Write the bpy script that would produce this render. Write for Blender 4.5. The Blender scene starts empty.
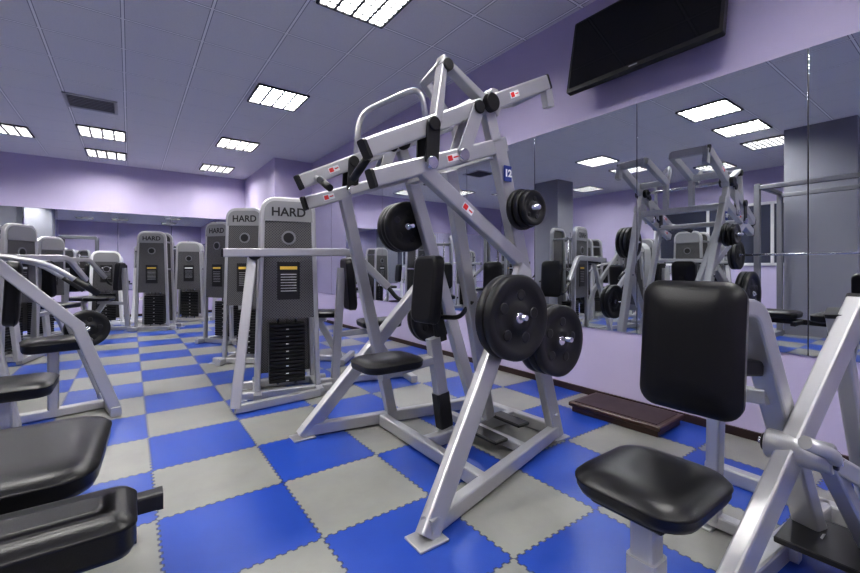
import bpy, bmesh, math, random
from mathutils import Vector, Matrix
random.seed(3)
scene=bpy.context.scene
try:
    scene.view_settings.view_transform='Standard'
    scene.view_settings.look='Medium High Contrast'
except Exception as e: print(e)

# ------------------------------------------------------------ materials
def new_mat(name):
    m=bpy.data.materials.new(name); m.use_nodes=True
    nt=m.node_tree; b=nt.nodes['Principled BSDF']; return m,nt,b
def simple(name,col,rough=.5,metal=0,bump=0,bscale=200,coat=0,spec=.5,vary=True):
    m,nt,b=new_mat(name)
    b.inputs['Base Color'].default_value=(*col,1)
    b.inputs['Roughness'].default_value=rough
    b.inputs['Metallic'].default_value=metal
    b.inputs['Specular IOR Level'].default_value=spec
    if coat: b.inputs['Coat Weight'].default_value=coat
    if not vary: return m
    tc=nt.nodes.new('ShaderNodeTexCoord'); n=nt.nodes.new('ShaderNodeTexNoise')
    n.inputs['Scale'].default_value=bscale
    nt.links.new(tc.outputs['Object'],n.inputs['Vector'])
    if bump:
        bp=nt.nodes.new('ShaderNodeBump'); bp.inputs['Strength'].default_value=bump; bp.inputs['Distance'].default_value=.002
        nt.links.new(n.outputs['Fac'],bp.inputs['Height']); nt.links.new(bp.outputs['Normal'],b.inputs['Normal'])
    else:
        mr=nt.nodes.new('ShaderNodeMapRange'); mr.inputs['To Min'].default_value=max(0,rough-.05); mr.inputs['To Max'].default_value=rough+.05
        n.inputs['Scale'].default_value=12
        nt.links.new(n.outputs['Fac'],mr.inputs['Value']); nt.links.new(mr.outputs['Result'],b.inputs['Roughness'])
    return m
SILVER=simple('silver_paint',(.49,.49,.50),.36,.66,vary=False)
SILVERD=simple('grey_paint',(.22,.22,.24),.42,.4,vary=False)
CHROME=simple('chrome',(.75,.75,.77),.15,1,vary=False)
VINYL=simple('black_vinyl',(.007,.007,.008),.34,0,.2,350,0,.4)
PLAST=simple('black_plastic',(.012,.012,.013),.4)
RUBBER=simple('rubber_plate',(.010,.010,.011),.42)
WHITE=simple('white_label',(.8,.8,.8),.5)
RED=simple('red_label',(.6,.03,.03),.5)
BLUEL=simple('blue_label',(.02,.04,.22),.5)
YEL=simple('yellow_label',(.75,.5,.08),.5)
WOOD=simple('dark_wood',(.05,.025,.018),.35)
BASEB=simple('baseboard_brown',(.03,.015,.015),.5)
GREYCOL=simple('column_grey',(.24,.24,.28),.6)
IRON=simple('stack_iron',(.005,.005,.006),.4)
BADGE=simple('badge_grey',(.27,.27,.28),.45,.2)

def mth(nt,op,a,b=None,c=None):
    n=nt.nodes.new('ShaderNodeMath'); n.operation=op
    for i,v in enumerate((a,b,c)):
        if v is None: continue
        if isinstance(v,(int,float)): n.inputs[i].default_value=v
        else: nt.links.new(v,n.inputs[i])
    return n.outputs[0]
def mix(nt,f,c1,c2):
    n=nt.nodes.new('ShaderNodeMix'); n.data_type='RGBA'
    for s,v in ((n.inputs[0],f),(n.inputs[6],c1),(n.inputs[7],c2)):
        if isinstance(v,(tuple,)): s.default_value=(*v,1)
        elif isinstance(v,(int,float)): s.default_value=v
        else: nt.links.new(v,s)
    return n.outputs[2]

def shroud_mat():
    m,nt,b=new_mat('perforated_shroud')
    tc=nt.nodes.new('ShaderNodeTexCoord'); s=nt.nodes.new('ShaderNodeSeparateXYZ')
    nt.links.new(tc.outputs['Object'],s.inputs[0])
    u=mth(nt,'SINE',mth(nt,'MULTIPLY',s.outputs['X'],300)); v=mth(nt,'SINE',mth(nt,'MULTIPLY',s.outputs['Z'],300))
    d=mth(nt,'GREATER_THAN',mth(nt,'MULTIPLY',u,v),.35)
    nt.links.new(mix(nt,d,(.12,.118,.12),(.026,.026,.027)),b.inputs['Base Color'])
    b.inputs['Roughness'].default_value=.45; b.inputs['Metallic'].default_value=.2
    return m
SHROUD=shroud_mat()

def floor_mat():
    m,nt,b=new_mat('puzzle_mat_floor')
    g=nt.nodes.new('ShaderNodeNewGeometry'); s=nt.nodes.new('ShaderNodeSeparateXYZ')
    nt.links.new(g.outputs['Position'],s.inputs[0])
    px=mth(nt,'DIVIDE',mth(nt,'SUBTRACT',s.outputs['X'],.09),.5)
    py=mth(nt,'DIVIDE',s.outputs['Y'],.5)
    def tooth(v):
        w=mth(nt,'SINE',mth(nt,'MULTIPLY',v,2*math.pi*13))
        w=mth(nt,'MULTIPLY',w,3.0)
        w=mth(nt,'MINIMUM',mth(nt,'MAXIMUM',w,-1),1)
        return mth(nt,'MULTIPLY',w,.009)
    px2=mth(nt,'ADD',px,tooth(py)); py2=mth(nt,'ADD',py,tooth(px))
    c=mth(nt,'ADD',mth(nt,'FLOOR',px2),mth(nt,'FLOOR',py2))
    odd=mth(nt,'ABSOLUTE',mth(nt,'MODULO',c,2))
    odd=mth(nt,'GREATER_THAN',odd,.5)
    n=nt.nodes.new('ShaderNodeTexNoise'); n.inputs['Scale'].default_value=3; n.inputs['Detail'].default_value=7; n.inputs['Roughness'].default_value=.6
    nt.links.new(g.outputs['Position'],n.inputs['Vector'])
    n2=nt.nodes.new('ShaderNodeTexNoise'); n2.inputs['Scale'].default_value=260
    nt.links.new(g.outputs['Position'],n2.inputs['Vector'])
    gray=mix(nt,n.outputs['Fac'],(.15,.15,.14),(.31,.31,.287))
    blue=mix(nt,n.outputs['Fac'],(.008,.036,.235),(.026,.084,.42))
    col=mix(nt,odd,gray,blue)
    def line(v):
        f=mth(nt,'FRACT',v); e=mth(nt,'MINIMUM',f,mth(nt,'SUBTRACT',1,f))
        return mth(nt,'LESS_THAN',e,.007)
    ln=mth(nt,'MAXIMUM',line(px2),line(py2))
    col=mix(nt,mth(nt,'MULTIPLY',ln,.7),col,(.015,.015,.03))
    nt.links.new(col,b.inputs['Base Color'])
    nt.links.new(mth(nt,'ADD',mth(nt,'MULTIPLY',n.outputs['Fac'],.2),.24),b.inputs['Roughness'])
    bp=nt.nodes.new('ShaderNodeBump'); bp.inputs['Strength'].default_value=.35; bp.inputs['Distance'].default_value=.001
    h=mth(nt,'SUBTRACT',n2.outputs['Fac'],mth(nt,'MULTIPLY',ln,1.5))
    nt.links.new(h,bp.inputs['Height']); nt.links.new(bp.outputs['Normal'],b.inputs['Normal'])
    return m
def ceil_mat():
    m,nt,b=new_mat('ceiling_tiles')
    g=nt.nodes.new('ShaderNodeNewGeometry'); s=nt.nodes.new('ShaderNodeSeparateXYZ')
    nt.links.new(g.outputs['Position'],s.inputs[0])
    def line(v,off,w):
        f=mth(nt,'FRACT',mth(nt,'DIVIDE',mth(nt,'SUBTRACT',v,off),.6)); e=mth(nt,'MINIMUM',f,mth(nt,'SUBTRACT',1,f))
        return mth(nt,'LESS_THAN',e,w)
    ln=mth(nt,'MAXIMUM',line(s.outputs['X'],1.15,.016),line(s.outputs['Y'],.2,.016))
    edge=mth(nt,'MAXIMUM',line(s.outputs['X'],1.15,.026),line(s.outputs['Y'],.2,.026))
    n=nt.nodes.new('ShaderNodeTexNoise'); n.inputs['Scale'].default_value=60; n.inputs['Detail'].default_value=4
    nt.links.new(g.outputs['Position'],n.inputs['Vector'])
    base=mix(nt,n.outputs['Fac'],(.68,.67,.67),(.78,.77,.77))
    c=mix(nt,edge,base,(.30,.30,.32)); c=mix(nt,ln,c,(.92,.91,.90))
    nt.links.new(c,b.inputs['Base Color']); b.inputs['Roughness'].default_value=.8
    bp=nt.nodes.new('ShaderNodeBump'); bp.inputs['Strength'].default_value=.3; bp.inputs['Distance'].default_value=.004
    nt.links.new(n.outputs['Fac'],bp.inputs['Height']); nt.links.new(bp.outputs['Normal'],b.inputs['Normal'])
    return m
def wall_mat():
    m,nt,b=new_mat('lilac_wall')
    g=nt.nodes.new('ShaderNodeNewGeometry'); n=nt.nodes.new('ShaderNodeTexNoise'); n.inputs['Scale'].default_value=2
    nt.links.new(g.outputs['Position'],n.inputs['Vector'])
    nt.links.new(mix(nt,n.outputs['Fac'],(.47,.42,.59),(.51,.46,.63)),b.inputs['Base Color'])
    b.inputs['Roughness'].default_value=.6
    return m
def mirror_mat():
    m,nt,b=new_mat('mirror_glass')
    b.inputs['Base Color'].default_value=(.80,.83,.85,1); b.inputs['Metallic'].default_value=1; b.inputs['Roughness'].default_value=.0
    return m
def emis(name,col,st):
    m,nt,b=new_mat(name)
    b.inputs['Base Color'].default_value=(*col,1)
    b.inputs['Emission Color'].default_value=(*col,1); b.inputs['Emission Strength'].default_value=st
    return m
FLOOR=floor_mat(); CEIL=ceil_mat(); WALL=wall_mat(); MIRROR=mirror_mat()
LAMP=emis('lamp_diffuser',(1.0,.98,.95),66); TVS=simple('tv_screen',(.004,.004,.005),.06,0,0,vary=False)
LOUV=simple('louver_metal',(.03,.03,.032),.35,vary=False)

# ------------------------------------------------------------ builder
def fillet(pts,rad,n=5):
    pts=[Vector(p) for p in pts]
    if rad<=0 or len(pts)<3: return pts
    out=[pts[0]]
    for i in range(1,len(pts)-1):
        a,b,c=pts[i-1],pts[i],pts[i+1]
        r=min(rad,(a-b).length*.45,(c-b).length*.45)
        p=b+(a-b).normalized()*r; q=b+(c-b).normalized()*r
        for k in range(n+1):
            t=k/n; out.append(p*(1-t)**2+b*2*t*(1-t)+q*t*t)
    out.append(pts[-1]); return out
def rrect(w,h,R,n=4):
    R=max(.0005,min(R,w/2-.0002,h/2-.0002)); o=[]
    for cx,cy,a0 in ((w/2-R,h/2-R,0),(-w/2+R,h/2-R,90),(-w/2+R,-h/2+R,180),(w/2-R,-h/2+R,270)):
        for k in range(n+1):
            a=math.radians(a0+90*k/n); o.append((cx+R*math.cos(a),cy+R*math.sin(a)))
    return o
def frame(c,x,y):
    x=Vector(x).normalized(); y=Vector(y); z=x.cross(y).normalized(); y=z.cross(x)
    M=Matrix.Identity(4)
    for i in range(3):
        M[i][0]=x[i];M[i][1]=y[i];M[i][2]=z[i];M[i][3]=c[i]
    return M
class B:
    def __init__(s,name,loc=(0,0,0),rz=0,sc=1):
        s.name=name; s.bm=bmesh.new(); s.mats=[]; s.loc=loc; s.rz=rz; s.sc=sc
    def mi(s,m):
        if m not in s.mats: s.mats.append(m)
        return s.mats.index(m)
    def faces(s,vs,fs,mat,smooth=False):
        i=s.mi(mat); bv=[s.bm.verts.new(v) for v in vs]; out=[]
        for f in fs:
            try:
                F=s.bm.faces.new([bv[k] for k in f]); F.material_index=i
                F.smooth=smooth if len(f)<=4 else False
                out.append(F)
            except ValueError: pass
        bmesh.ops.recalc_face_normals(s.bm,faces=out)
    def loft(s,rings,mat,smooth=True,cap=True,closed=False):
        n=len(rings[0]); vs=[p for r in rings for p in r]; fs=[]
        m=len(rings)
        for i in range(m if closed else m-1):
            j=(i+1)%m
            for k in range(n):
                l=(k+1)%n; fs.append((i*n+k,i*n+l,j*n+l,j*n+k))
        if cap and not closed:
            fs.append(tuple(range(n))); fs.append(tuple(range((m-1)*n,m*n)))
        s.faces(vs,fs,mat,smooth)
    def sweep(s,pts,prof,mat,smooth=False,up=(0,0,1),rad=0,cap=True):
        pts=fillet(pts,rad); up=Vector(up)
        rings=[]; 
        for i,p in enumerate(pts):
            if i==0: t=pts[1]-p
            elif i==len(pts)-1: t=p-pts[i-1]
            else: t=(pts[i+1]-p).normalized()+(p-pts[i-1]).normalized()
            t.normalize()
            if i==0:
                if abs(t.dot(up))>.98: up=Vector((0,1,0)) if abs(t.y)<.9 else Vector((1,0,0))
                sx=t.cross(up).normalized()
            else:
                sx=(sx-t*sx.dot(t)).normalized()
            uy=sx.cross(t)
            rings.append([p+sx*a+uy*b for a,b in prof])
        s.loft(rings,mat,smooth,cap)
    def beam(s,p,q,w=.06,h=None,mat=None,up=(0,0,1),rad=0):
        h=h or w; P=[p,q] if q is not None else p
        s.sweep(P,rrect(w,h,min(w,h)*.16,2),mat or SILVER,False,up,rad)
    def cap(s,p,q,w,h=None,t=.012,up=(0,0,1),mat=None):
        h=h or w; p=Vector(p);q=Vector(q); d=(q-p).normalized()
        s.sweep([q-d*.002,q+d*t],rrect(w+.003,h+.003,min(w,h)*.18,2),mat or PLAST,False,up)
    def pipe(s,pts,r=.015,mat=None,rad=.06,n=14):
        s.sweep(pts,[(r*math.cos(2*math.pi*k/n),r*math.sin(2*math.pi*k/n)) for k in range(n)],mat or SILVER,True,(0,0,1),rad)
    def lathe(s,c,ax,prof,mat,n=40,smooth=True):
        ax=Vector(ax).normalized(); a=ax.orthogonal().normalized(); b=ax.cross(a); c=Vector(c)
        rings=[[c+ax*z+(a*math.cos(2*math.pi*k/n)+b*math.sin(2*math.pi*k/n))*r for k in range(n)] for r,z in prof]
        s.loft(rings,mat,smooth,True)
    def disc(s,c,ax,r,t,mat,n=28):
        e=min(t,r)*.12
        s.lathe(c,ax,[(r-e,-t/2),(r,-t/2+e),(r,t/2-e),(r-e,t/2)],mat,n)
    def plate(s,c,ax,R,t=.045):
        half=[(R*.16,t*.42),(R*.30,t*.46),(R*.36,t*.22),(R*.70,t*.22),(R*.76,t*.45),(R*.95,t*.5),(R,t*.36)]
        P=[(r,-z) for r,z in half]+[(r,z) for r,z in reversed(half)]
        s.lathe(c,ax,P,RUBBER,44)
        s.disc(c,ax,R*.13,t*1.02,CHROME,20)
        ax=Vector(ax).normalized(); a=ax.orthogonal().normalized(); b=ax.cross(a)
        for k in range(5):
            an=2*math.pi*(k+.5)/5; cc=Vector(c)+(a*math.cos(an)+b*math.sin(an))*R*.53
            s.lathe(cc,ax,[(R*.10,-t*.30),(R*.13,-t*.30),(R*.13,t*.30),(R*.10,t*.30),(R*.10,t*.27)],PLAST,14)
    def box(s,c,size,mat,M=None,bev=.006):
        M=M or Matrix.Translation(c)
        w,l,h=size; b=min(bev,min(size)*.3)
        rings=[]
        for ins,z in ((b,-h/2),(0,-h/2+b),(0,h/2-b),(b,h/2)):
            rings.append([M@Vector((x,y,z)) for x,y in rrect(w-2*ins,l-2*ins,max(b-ins,.0002)+.0005,2)])
        s.loft(rings,mat,False)
    def pad(s,M,w,l,t,R=.05,edge=.018,puff=.012,taper=0,mat=None):
        rings=[]; mx=min(w,l)/2
        L=[(edge*1.2,-t/2),(edge*.35,-t/2+edge*.3),(0,-t/2+edge),(0,t/2-edge*1.1),(-.003,t/2-edge*.95),(-.003,t/2-edge*.75),(0,t/2-edge*.6),(edge*.5,t/2-edge*.1),(edge*1.3,t/2+puff*.35),(edge*2.4,t/2+puff*.75),(mx*.45,t/2+puff*.97),(mx*.7,t/2+puff)]
        for ins,z in L:
            ww,ll=w-2*ins,l-2*ins
            rings.append([M@Vector((x*(1+taper*y/l),y,z)) for x,y in rrect(ww,ll,max(.02,R-ins*.6),6)])
        s.loft(rings,mat or VINYL,True)
    def prism(s,outline,M,t,mat,smooth=False):
        s.loft([[M@Vector((x,y,-t/2)) for x,y in outline],[M@Vector((x,y,t/2)) for x,y in outline]],mat,smooth)
    def foot(s,c,w=.1,l=.12,rz=0):
        M=Matrix.Translation((c[0],c[1],.005))@Matrix.Rotation(rz,4,'Z')
        s.box(None,(w,l,.010),SILVER,M,.002)
        s.disc((c[0]+.03*math.cos(rz),c[1]+.03*math.sin(rz),.013),(0,0,1),.009,.008,CHROME,10)
    def bolt(s,c,ax=(0,1,0),r=.011): s.disc(c,ax,r,.012,CHROME,6)
    def end(s):
        me=bpy.data.meshes.new(s.name); s.bm.to_mesh(me); s.bm.free()
        for m in s.mats: me.materials.append(m)
        o=bpy.data.objects.new(s.name,me); scene.collection.objects.link(o)
        o.location=s.loc; o.rotation_euler=(0,0,s.rz); o.scale=(s.sc,)*3
        return o
def text(parent,body,loc,rot,size,mat,name='label_text'):
    c=bpy.data.curves.new(name,'FONT'); c.body=body; c.size=size; c.extrude=.0008; c.offset=.002; c.align_x='CENTER'; c.align_y='CENTER'
    o=bpy.data.objects.new(name,c); scene.collection.objects.link(o); o.data.materials.append(mat)
    o.parent=parent; o.location=loc; o.rotation_euler=rot; return o

# ------------------------------------------------------------ room
XR=3.0; XL=-5.0; YB=10.7; YF=-3.0; H=3.15
def slab(name,lo,hi,mat):
    b=B(name)
    b.faces([(x,y,z) for x in(lo[0],hi[0]) for y in (lo[1],hi[1]) for z in (lo[2],hi[2])],
            [(0,1,3,2),(4,5,7,6),(0,1,5,4),(2,3,7,6),(0,2,6,4),(1,3,7,5)],mat)
    return b.end()
slab('floor',(XL-.1,YF-.1,-.1),(XR+.1,YB+.1,0),FLOOR)
slab('ceiling',(XL-.1,YF-.1,H),(XR+.1,YB+.1,H+.1),CEIL)
slab('wall_right',(XR,YF,0),(XR+.1,YB,H),WALL)
slab('wall_left',(XL-.1,YF,0),(XL,YB,H),WALL)
slab('wall_back',(XL,YB,0),(XR,YB+.1,H),WALL)
slab('wall_front',(XL,YF-.1,0),(XR,YF,H),WALL)
slab('wall_column_right',(2.25,8.2,0),(XR,YB,H),WALL)
slab('baseboard_right',(XR-.018,YF,0),(XR,8.2,.05),BASEB)
slab('baseboard_back',(XL,YB-.018,0),(2.25,YB,.05),BASEB)
slab('column_grey',(-2.9,1.15,0),(-2.2,1.95,H),GREYCOL)
slab('column_grey',(-2.9,6.2,0),(-2.3,6.9,H),GREYCOL)
b=B('mirror_right')
b.box((XR-.0015,2.7,1.38),(.002,10.8,1.68),PLAST,None,.0002)
y=.61-.94*3
while y<8.1:
    y2=min(y+.94,8.15)
    b.box(((XR-.006),(y+y2)/2,1.38),(.006,y2-y-.005,1.68),MIRROR,None,.0003)
    y+=.94
b.end()
b=B('mirror_back'); x=-4.9
b.box((-1.35,YB-.0015,1.36),(7.1,.002,1.6),PLAST,None,.0002)
while x<2.2:
    x2=min(x+.94,2.2); b.box(((x+x2)/2,YB-.006,1.36),(x2-x-.006,.006,1.6),MIRROR,None,.0003); x+=.94
b.end()
b=B('window_1')
b.box((XL+.01,3.4,1.75),(.02,3.6,1.3),simple('window_night_glass',(.05,.055,.08),.08,0,vary=False),None,.001)
for yy in (1.6,2.8,4.0,5.2): b.box((XL+.025,yy,1.75),(.04,.06,1.36),WHITE)
for zz in (1.1,2.4): b.box((XL+.025,3.4,zz),(.04,3.66,.06),WHITE)
b.end()

def ceiling_light(x,y,s=.58):
    b=B('ceiling_light',(x,y,H))
    b.box((0,0,-.003),(s,s,.006),LAMP,None,.001)
    for k in range(2):
        o=(k-.5)*(s); b.box((o,0,-.012),(.025,s+.02,.024),LOUV); b.box((0,o,-.012),(s+.02,.025,.024),LOUV)
    for k in range(1,8):
        o=-s/2+s*k/8; b.box((0,o,-.014),(s,.015,.016),LOUV)
    for k in range(1,4):
        o=-s/2+s*k/4; b.box((o,0,-.014),(.028,s,.018),LOUV)
    for k in range(4):
        o=-s/2+s*(k+.5)/4; b.box((o,0,-.014),(.008,s,.014),LOUV)
    return b.end()
for x,ys in ((1.50,(-1.9,.5,2.9,5.3,7.7,9.8)),(-.35,(-1.3,2.3,8.3,9.8)),(-1.55,(-1.3,2.3,4.7,8.9)),(-2.75,(2.3,4.7,8.3)),(-3.95,(-.7,3.5,6.5))):
    for y in ys: ceiling_light(x,y)
b=B('ceiling_vent',(-.40,6.9,H))
for k in range(2):
    o=(k-.5)*.5; b.box((o,0,-.008),(.04,.54,.016),SILVER); b.box((0,o,-.008),(.54,.04,.016),SILVER)
b.box((0,0,-.002),(.5,.5,.004),PLAST)
for k in range(1,8): b.beam((-.25,-.25+k*.0625,-.012),(.25,-.25+k*.0625,-.012),.02,.008,SILVERD)
b.end()

# tv
b=B('wall_tv')
c=Vector((2.86,1.47,2.68)); up=Vector((.20,0,1)).normalized()
M=frame(c,(0,-1,0),up)
z=M.to_3x3()@Vector((0,0,1)); sgn=-1 if z.x>0 else 1
b.prism(rrect(1.06,.60,.012,3),M,.045,PLAST)
b.prism(rrect(1.02,.55,.004,2),M@Matrix.Translation((0,.01,sgn*.0235)),.002,TVS)
b.prism(rrect(.06,.008,.002,2),M@Matrix.Translation((0,-.28,sgn*.0235)),.002,SILVER)
b.beam(c+Vector((.02,0,0)),(XR-.004,1.47,2.68),.12,.12,PLAST)
b.box((XR-.01,1.47,2.68),(.016,.3,.3),PLAST)
b.end()

# step platform
b=B('step_platform',(2.72,1.5,0),math.radians(2))
b.box((0,0,.055),(.36,.62,.03),WOOD,None,.006)
b.box((0,0,.021),(.33,.58,.040),WOOD,None,.004)
b.box((0,0,.072),(.30,.56,.004),BASEB,None,.001)
b.end()

# ------------------------------------------------------------ main high row machine
b=B('high_row_machine')
F1=(.90,1.26);F2=(2.08,1.57);F3=(.84,2.46);F4=(2.04,2.25)
for f,r in ((F1,0),(F2,0),(F3,0),(F4,0)): b.foot(f,.13,.11,r)
zb=.045
def g(f,z=zb): return (f[0],f[1],z)
b.beam(g(F1),g(F2),.055,.07); b.beam(g(F3),g(F4),.055,.07)
b.beam((1.30,1.38,zb),(1.32,2.33,zb),.055,.07); b.beam(g(F2),g(F4),.055,.07)
b.beam((1.31,1.88,zb),(2.06,1.9,zb),.055,.07)
b.beam((1.72,1.5,zb),(1.72,2.3,zb),.05,.05)
for yy,F,Fo in ((1.5,F2,F1),(2.3,F4,F3)):
    sg=-1 if yy<1.9 else 1
    top=(1.50,yy,1.66)
    b.beam(g(F,.01),top,.06,.085,up=(1,0,0))
    b.beam(g(Fo,.01),(1.71,yy,1.02),.055,.085,up=(1,0,0))
    b.beam((.80,yy,1.385),(1.56,yy,1.655),.05,.075); b.cap((1.56,yy,1.655),(.80,yy,1.385),.05,.075)
    yl=yy
    L=(.77,yl,1.50);R=(1.89,yl,2.06)
    b.beam(L,R,.055,.08); b.cap(R,L,.055,.08); b.cap(L,R,.055,.08)
    for t in (.28,.52):
        p=Vector(L).lerp(Vector(R),t); q=Vector((.80,yy,1.385)).lerp(Vector((1.56,yy,1.655)),t+.08)
        for dy in (-.036,.036):
            b.beam(p+Vector((0,dy,0)),q+Vector((0,dy,0)),.008,.07,PLAST if t<.3 else SILVER,up=(1,0,0))
        b.disc(p,(0,1,0),.032,.10,PLAST,20); b.disc(q,(0,1,0),.03,.10,CHROME,20)
    b.beam((1.50,yy,1.62),(1.42,yy,1.86),.05,.07,up=(1,0,0)); b.disc((1.43,yy,1.83),(0,1,0),.045,.12,PLAST,24)
    yo=yy-sg*.28
    R2=(1.92,yo,2.06); C1=(1.50,yl,1.90); C2=(1.50,yo,1.90)
    b.beam(R,R2,.05,.07); b.beam(R2,C2,.05,.07); b.beam(C1,C2,.045,.06)
    b.beam(R,(1.92,yl,1.93),.045,.06,up=(1,0,0))
    b.beam(C2,(1.50,yo,1.62),.045,.06,up=(1,0,0))
    if sg<0:
        b.beam([(1.12,yl,1.68),(1.16,yl,1.97),(1.50,yl,1.80)],None,.045,.06,SILVER,up=(0,1,0))
        b.beam([(1.40,yo,1.86),(1.26,yo,2.00),(1.16,yl,1.95)],None,.04,.05,SILVER,up=(0,1,0))
        b.disc((1.17,yl,1.945),(0,1,0),.028,.08,PLAST,20)
    else:
        b.pipe([(1.11,yl,1.66),(1.14,yl,1.97),(1.40,yo,2.10),(1.44,yo,1.90)],.018,rad=.09)
    b.pipe([(.86,yl,1.54),(.84,yl-sg*.13,1.50),(.84,yl-sg*.25,1.44)],.014,rad=.03)
    b.pipe([(.84,yl-sg*.12,1.503),(.84,yl-sg*.26,1.435)],.019,PLAST,0)
    for zz in (.16,.95): 
        t=zz/1.66; b.bolt((F[0]+(top[0]-F[0])*t,F[1]+(yy-F[1])*t-.034,zz))
b.beam((1.04,2.3,1.44),(1.40,2.36,.06),.05,.07,up=(1,0,0))
b.beam((1.04,1.5,1.46),(1.70,1.52,1.06),.05,.07,up=(1,0,0))
b.beam((1.28,1.60,1.50),(1.80,1.86,.10),.05,.07,up=(1,0,0))
b.beam((1.50,1.5,1.60),(1.50,2.3,1.60),.05,.06)
b.beam((1.08,1.5,1.475),(1.08,2.3,1.475),.045,.05)
b.disc((1.43,1.9,1.83),(0,1,0),.016,.9,CHROME,16)
def horn(x,y,z,sg,L=.22): b.pipe([(x,y,z),(x,y+sg*L,z)],.013,CHROME,0)
horn(1.47,1.47,.79,-1,.2); 
for k,y in enumerate((1.33,1.38)): b.plate((1.45,y-.02,.79),(0,1,0),.20,.045)
horn(1.84,1.55,.65,-1,.26)
for k in range(3): b.plate((1.80,1.34+k*.05,.645),(0,1,0),.185,.045)
b.beam((1.45,1.47,.79),(1.50,1.47,.80),.05,.05)
horn(1.62,1.52,1.32,-1,.2); 
for k in range(3): b.plate((1.63,1.44-k*.035,1.32),(0,1,0),.105-.008*k,.03)
horn(1.60,2.3,1.32,1,.2)
for k in range(3): b.plate((1.52,2.36+k*.045,1.30),(0,1,0),.17,.04)
horn(1.52,2.28,1.30,1,.25)
for k in range(2): b.plate((1.78,2.42+k*.045,.66),(0,1,0),.18,.04)
horn(1.78,2.25,.66,1,.27)
b.pad(frame((1.36,1.9,.90),(0,1,0),(.10,0,1)),.22,.38,.07,.05,taper=.0)
b.beam((1.40,1.9,.93),(1.46,1.9,.60),.045,.06,PLAST,up=(1,0,0))
b.beam((1.50,1.9,.06),(1.40,1.9,.62),.055,.075,up=(1,0,0))
b.beam((1.43,1.9,.50),(1.06,1.9,.46),.05,.05)
b.beam((1.485,1.9,.10),(1.455,1.9,.30),.068,.088,PLAST,up=(1,0,0))
b.pad(frame((1.10,1.9,.52),(1,0,0),(0,1,0)),.34,.27,.055,.07)
b.pipe([(1.42,1.9,.74),(1.5,1.78,.74),(1.52,1.70,.84)],.013,PLAST,.04)
b.pipe([(1.42,1.9,.74),(1.5,2.02,.74),(1.52,2.10,.84)],.013,PLAST,.04)
b.box((1.62,1.72,.085),(.10,.30,.02),PLAST); b.box((1.9,1.78,.085),(.10,.24,.02),PLAST)
o=b.end()
def sticker(par,c,x,y,w,h,mat,t=.002):
    bb=B('sticker'); bb.prism(rrect(w,h,.003,2),frame(c,x,y),t,mat); s=bb.end(); s.parent=par; return s
sticker(o,(1.555,1.468,1.50),(1,0,0),(-.35,0,1),.055,.08,BLUEL)
text(o,'12',(1.555,1.464,1.50),(math.radians(90),0,0),.05,WHITE)
def warn(x,y,z,sl,w=.07,h=.032):
    sticker(o,(x,y,z),(1,0,sl),(-sl,0,1),w,h,WHITE)
    sticker(o,(x-w*.22,y-.0015,z-w*.22*sl),(1,0,sl),(-sl,0,1),w*.38,h*.75,RED)
    sticker(o,(x+w*.22,y-.0015,z+w*.22*sl),(1,0,sl),(-sl,0,1),w*.36,h*.2,RED)
warn(1.61,1.4710,1.92,.5); warn(1.20,1.4735,1.527,.355); warn(.96,2.2715,1.595,.5); warn(.93,2.2735,1.431,.355)
warn(1.30,1.482,1.30,-.63,.07,.034)

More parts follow.
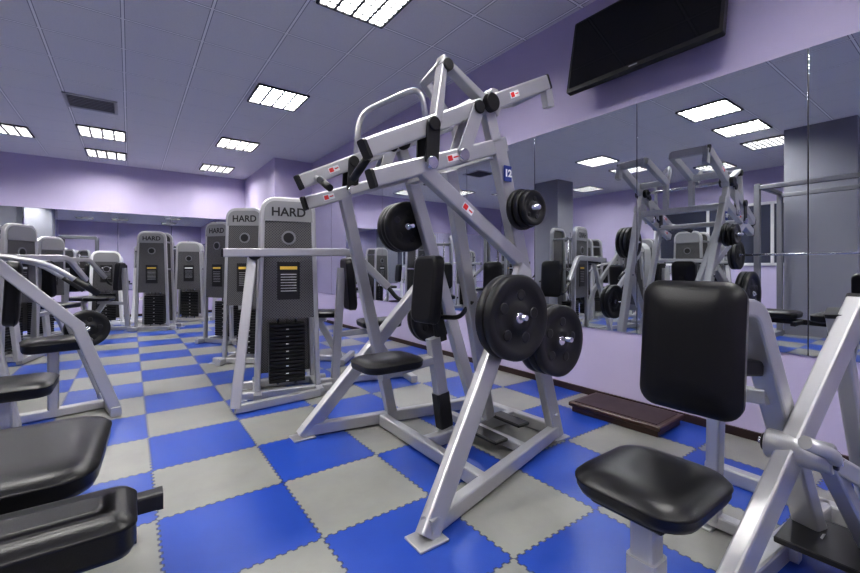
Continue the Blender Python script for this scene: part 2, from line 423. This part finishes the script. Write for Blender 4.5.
# ------------------------------------------------------------ selectorised machines
def stack_machine(loc,rz=0,hgt=1.62,seat=True,lever=True,flip=1,name='weight_stack_machine',light=False,label=True,sc=1):
    b=B(name,loc,rz,sc); w=.46; d=.16
    fr=SILVER if not light else WHITE
    def arch(w0,w1,h0,h1,R,n=7):
        o=[(-w0/2,h0)]; cx=w1/2-R
        for k in range(n+1):
            a=math.radians(180-90*k/n); o.append((-cx+R*math.cos(a),h1-R+R*math.sin(a)))
        for k in range(n+1):
            a=math.radians(90-90*k/n); o.append((cx+R*math.cos(a),h1-R+R*math.sin(a)))
        o.append((w0/2,h0)); return o
    pts=arch(w,w*.82,.05,hgt,.09)
    for yy in (-d,d):
        b.sweep([(x,yy,z) for x,z in pts],rrect(.04,.05,.01,2),fr,False,(0,1,0))
    for (x,z) in ((-w*.41,1.0),(w*.41,1.0),(-w*.41,hgt-.15),(w*.41,hgt-.15)):
        b.beam((x,-d,z),(x,d,z),.03,.03,SILVERD)
    inner=arch(w*.92,w*.78,.62,hgt-.015,.08)
    M=frame((0,-d-.012,0),(1,0,0),(0,0,1)); b.prism(inner,M,.02,SHROUD)
    M=frame((0,d+.012,0),(1,0,0),(0,0,1)); b.prism(arch(w*.92,w*.78,.12,hgt-.015,.08),M,.02,SHROUD)
    M=frame((0,-d-.026,0),(1,0,0),(0,0,1)); b.prism(arch(w*.80,w*.78,hgt-.17,hgt-.012,.085),M,.010,BADGE)
    b.disc((0,-d-.025,hgt-.30),(0,1,0),.055,.012,SILVERD,28); b.disc((0,-d-.028,hgt-.30),(0,1,0),.04,.012,PLAST,28)
    b.box((0,-d-.024,.92),(.17,.006,.30),PLAST,None,.002)
    b.box((0,-d-.028,1.02),(.13,.003,.025),YEL if label else WHITE,None,.001)
    for k in range(7): b.box((0,-d-.028,.97-k*.022),(.12,.002,.005),SILVER,None,.0005)
    for k in range(16):
        b.box((0,-.02,.10+k*.030),(.28,.13,.026),IRON,None,.003)
    for x in (-.07,.07): b.pipe([(x,-.02,.06),(x,-.02,hgt-.1)],.009,CHROME,0,8)
    b.pipe([(0,-.02,.55),(0,-.02,hgt-.05)],.004,PLAST,0,6)
    for k in range(0,16,2): b.box((.0,-.087,.10+k*.030),(.022,.003,.008),WHITE,None,.0005)
    for yy in (-d,d): b.beam((-w*.75,yy,.035),(w*.75,yy,.035),.06,.06,fr); b.foot((-w*.75,yy),.09,.09); b.foot((w*.75,yy),.09,.09)
    b.beam((-w*.5,-d-.14,.035),(-w*.5,d+.14,.035),.06,.06,fr); b.beam((w*.5,-d-.14,.035),(w*.5,d+.14,.035),.06,.06,fr)
    f=flip
    if seat:
        b.beam((f*.25,0,.035),(f*1.05,0,.035),.06,.06,fr); b.beam((f*1.05,-.25,.035),(f*1.05,.25,.035),.06,.06,fr)
        b.beam((f*.98,0,.04),(f*.72,0,.47),.05,.07,fr,up=(1,0,0)); b.beam((f*.40,0,.04),(f*.46,0,1.02),.05,.07,fr,up=(1,0,0))
        b.beam((f*.44,0,.44),(f*.82,0,.46),.05,.05,fr)
        b.pad(frame((f*.80,0,.52),(1,0,0),(0,1,0)),.36,.34,.06,.07)
        b.pad(frame((f*.52,0,.88),(0,f,0),(.08*-f,0,1)),.28,.46,.07,.06)
    if lever:
        b.beam([(-f*.46,-d-.16,1.13),(f*.48,-d-.16,1.15),(f*.78,-d-.18,.86)],None,.045,.06,fr,rad=.08)
        b.cap((0,-d-.16,1.13),(-f*.46,-d-.16,1.13),.045,.06)
        b.pipe([(f*.76,-d-.18,.88),(f*.86,-d-.18,.76),(f*.98,-d-.18,.72)],.018,PLAST,.04)
        b.disc((-f*.25,-d-.08,1.13),(0,1,0),.05,.16,PLAST,24)
        b.beam((-f*.38,-d-.30,.04),(-f*.26,-d-.07,1.15),.05,.07,fr,up=(1,0,0))
        b.beam((-f*.38,-d-.30,.035),(f*.22,-d-.13,.035),.05,.06,fr)
    o=b.end()
    if label: text(o,'HARD',(0,-d-.033,hgt-.10),(math.radians(90),0,0),.095,PLAST)
    return o
stack_machine((1.06,3.5,0),math.radians(-12),1.56)
stack_machine((1.10,4.85,0),math.radians(-38),1.64,lever=False)
stack_machine((1.10,6.3,0),math.radians(-55),1.62,lever=False)
stack_machine((.35,8.3,0),math.radians(-20),1.60,seat=True,lever=False,flip=-1)
stack_machine((.95,9.2,0),math.radians(-15),1.5,lever=False,label=False)
stack_machine((-1.15,6.6,0),math.radians(60),1.5,label=False)
stack_machine((-1.05,8.1,0),math.radians(55),1.45,lever=True,flip=1,label=False)
stack_machine((-.35,9.4,0),math.radians(5),1.30,light=True,lever=False,label=False)
for (x,y,r) in ((-1.6,3.0,90),(-3.6,3.4,80),(-3.6,5.2,90),(-3.7,7,95),(-3.6,.2,60),(-1.7,5.0,90),(-2.7,4.3,85)):
    stack_machine((x,y,0),math.radians(r),1.6,label=False)

# ------------------------------------------------------------ left silver machine
b=B('seated_row_machine',(-.62,3.75,0),math.radians(10))
b.beam((-.5,0,.035),(.55,0,.035),.06,.06); b.beam((.5,-.3,.035),(.5,.3,.035),.06,.06); b.beam((-.45,-.35,.035),(-.45,.35,.035),.06,.06)
for y in (-.25,.25):
    b.beam((.5,y,.05),(.30,y*.9,.65),.05,.07,up=(1,0,0)); b.beam((.32,y*.9,.62),(-.30,y*.8,1.30),.05,.07,up=(1,0,0))
    b.beam((-.45,y,.05),(-.30,y*.8,1.35),.05,.07,up=(1,0,0))
    b.pipe([(-.1,y,1.1),(.15,y*1.4,1.05),(.4,y*1.4,.85)],.016,SILVER,.08); b.pipe([(.28,y*1.4,.95),(.4,y*1.4,.85)],.021,PLAST,0)
b.beam((-.30,-.25,1.32),(-.30,.25,1.32),.05,.07)
b.pad(frame((.22,0,.50),(1,0,0),(0,1,0)),.36,.32,.07,.07); b.beam((.2,0,.05),(.2,0,.47),.06,.06)
b.pad(frame((.0,0,.86),(0,1,0),(.05,0,1)),.28,.42,.07,.06); b.beam((-.05,0,.84),(-.35,0,.80),.05,.05)
def arc(w0,h0,h1,R,n=10):
    o=[(-w0/2,h0)]
    for k in range(n+1):
        a=math.radians(180-180*k/n); o.append((R*math.cos(a)*w0/(2*R),h1-R+R*math.sin(a)))
    o.append((w0/2,h0)); return o
b.prism(arc(.40,.3,1.46,.18),frame((-.42,-.05,0),(0,1,0),(0,0,1)),.16,BADGE)
b.prism(arc(.34,.4,1.41,.15),frame((-.335,-.05,0),(0,1,0),(0,0,1)),.02,SHROUD)
for k in range(2): b.plate((.42,.33+.05*k,.55),(0,1,0),.14,.04)
b.pipe([(.35,.25,.55),(.42,.25,.55),(.42,.45,.55)],.013,CHROME,.02)
b.end()

# ------------------------------------------------------------ foreground left bench
b=B('utility_bench')
b.pad(frame((-.26,1.60,.475),(1,0,0),(0,1,0)),.40,.52,.075,.09,.025,.012,taper=.12)
b.pad(frame((-.24,1.115,.475),(1,0,0),(0,1,0)),.50,.19,.085,.035,.022,.008)
b.beam((-.26,.95,.40),(-.26,1.95,.40),.06,.06,PLAST); b.beam((-.26,1.85,.03),(-.26,1.85,.42),.06,.06,PLAST); b.beam((-.26,1.08,.03),(-.26,1.08,.42),.06,.06,PLAST)
b.beam((-.55,1.9,.03),(.02,1.9,.03),.06,.06,PLAST); b.beam((-.5,1.06,.03),(-.02,1.06,.03),.06,.06,PLAST)
b.beam((-.30,1.33,.40),(.06,1.33,.40),.045,.045,PLAST); b.cap((-.3,1.33,.40),(.06,1.33,.40),.045)
b.end()
b=B('leg_curl_bench')
b.pad(frame((-.42,2.50,.50),(1,0,0),(0,1,0)),.30,.28,.06,.05)
b.beam((-.44,2.50,.03),(-.44,2.50,.47),.055,.055); b.beam((-.44,2.2,.03),(-.44,2.95,.03),.06,.06); b.beam((-.7,2.95,.03),(-.2,2.95,.03),.06,.06)
b.beam((-.44,2.9,.03),(-.62,2.95,1.05),.055,.055)
b.beam((-.7,2.2,.03),(-.2,2.2,.03),.06,.06)
b.end()

# ------------------------------------------------------------ foreground right machine
b=B('shoulder_press_machine')
b.pad(frame((1.085,.525,.467),(1,0,0),(0,1,0)),.33,.29,.055,.08,.02,.014)
b.pad(frame((1.37,.545,.785),(0,-1,0),(.10,0,1)),.275,.385,.065,.05,.022,.012)
b.beam((1.05,.52,.03),(1.05,.52,.43),.06,.06); b.beam((1.05,.52,.16),(1.05,.52,.30),.075,.075,SILVER)
b.box((1.06,.53,.427),(.2,.18,.02),PLAST)
b.beam((.96,.52,.035),(2.30,.42,.035),.06,.07); b.beam((2.28,.05,.035),(2.32,.85,.035),.06,.07); b.beam((1.0,.3,.035),(1.0,.76,.035),.06,.06)
b.beam([(1.41,.51,.90),(1.57,.46,.90),(1.95,.38,.05)],None,.055,.08,SILVER,up=(0,1,0),rad=.05)
b.beam((1.41,.54,.72),(1.63,.46,.70),.05,.05,PLAST)
b.beam((1.34,.46,.07),(2.02,.28,.90),.05,.075); b.cap((1.34,.46,.07),(2.02,.28,.90),.05,.075)
b.beam((2.25,.28,.05),(1.98,.33,.86),.05,.07,up=(1,0,0)); b.cap((2.25,.28,.05),(1.98,.33,.86),.05,.07,up=(1,0,0))
b.disc((1.66,.36,.46),(0,1,0),.045,.16,SILVER,28); b.disc((1.66,.36,.46),(0,1,0),.028,.18,PLAST,28); b.disc((1.66,.36,.46),(0,1,0),.012,.20,CHROME,6)
b.pipe([(1.66,.28,.46),(1.52,.26,.52),(1.44,.30,.56)],.018,SILVER,.04)
b.beam((1.66,.30,.46),(1.92,.24,.12),.045,.06,up=(1,0,0))
b.beam((1.66,.30,.46),(1.80,.20,.36),.05,.05,SILVER)
b.beam((1.86,.66,.04),(1.72,.60,.60),.045,.06,up=(1,0,0)); b.beam((1.72,.61,.58),(1.68,.44,.60),.04,.05)
b.beam((1.86,.72,.035),(1.86,.40,.035),.05,.05); b.foot((1.86,.70),.1,.1)
b.cap((1.86,.66,.04),(1.72,.60,.60),.045,.06,up=(1,0,0))
b.pipe([(1.95,.24,.80),(1.85,.20,.86),(1.80,.16,.76),(1.86,.14,.60)],.018,SILVER,.05)
b.pipe([(1.81,.157,.76),(1.86,.14,.60)],.023,PLAST,0)
b.box((1.86,.33,.12),(.26,.22,.02),PLAST,None,.003); b.beam((1.86,.33,.11),(1.86,.46,.05),.05,.05)
b.end()

# ------------------------------------------------------------ rack seen through the mirror
b=B('power_rack',(-1.5,1.4,0),math.radians(90))
for x in (-.55,.55):
    for y in (-.5,.5): b.beam((x,y,0),(x,y,2.15),.07,.07,SILVERD)
    b.beam((x,-.6,.04),(x,.6,.04),.07,.07,SILVERD); b.beam((x,-.5,2.15),(x,.5,2.15),.06,.06,SILVERD)
for y in (-.5,.5): b.beam((-.55,y,2.12),(.55,y,2.12),.06,.06,SILVERD)
b.pipe([(-.95,-.56,1.2),(.95,-.56,1.2)],.014,CHROME,0)
for x in (-.8,.75):
    for k in range(2): b.plate((x+.05*k,-.56,1.2),(1,0,0),.2,.045)
b.end()

# ------------------------------------------------------------ camera
w=bpy.data.worlds.new('world'); scene.world=w; w.use_nodes=True
w.node_tree.nodes['Background'].inputs[0].default_value=(.5,.55,.7,1); w.node_tree.nodes['Background'].inputs[1].default_value=.3
cam=bpy.data.cameras.new('camera'); co=bpy.data.objects.new('camera',cam); scene.collection.objects.link(co)
co.location=(0,0,1.02); co.rotation_euler=(math.radians(90),0,-math.radians(36)); cam.sensor_width=36; cam.lens=17.29; cam.shift_y=-.0215
cam.clip_start=.02
scene.camera=co
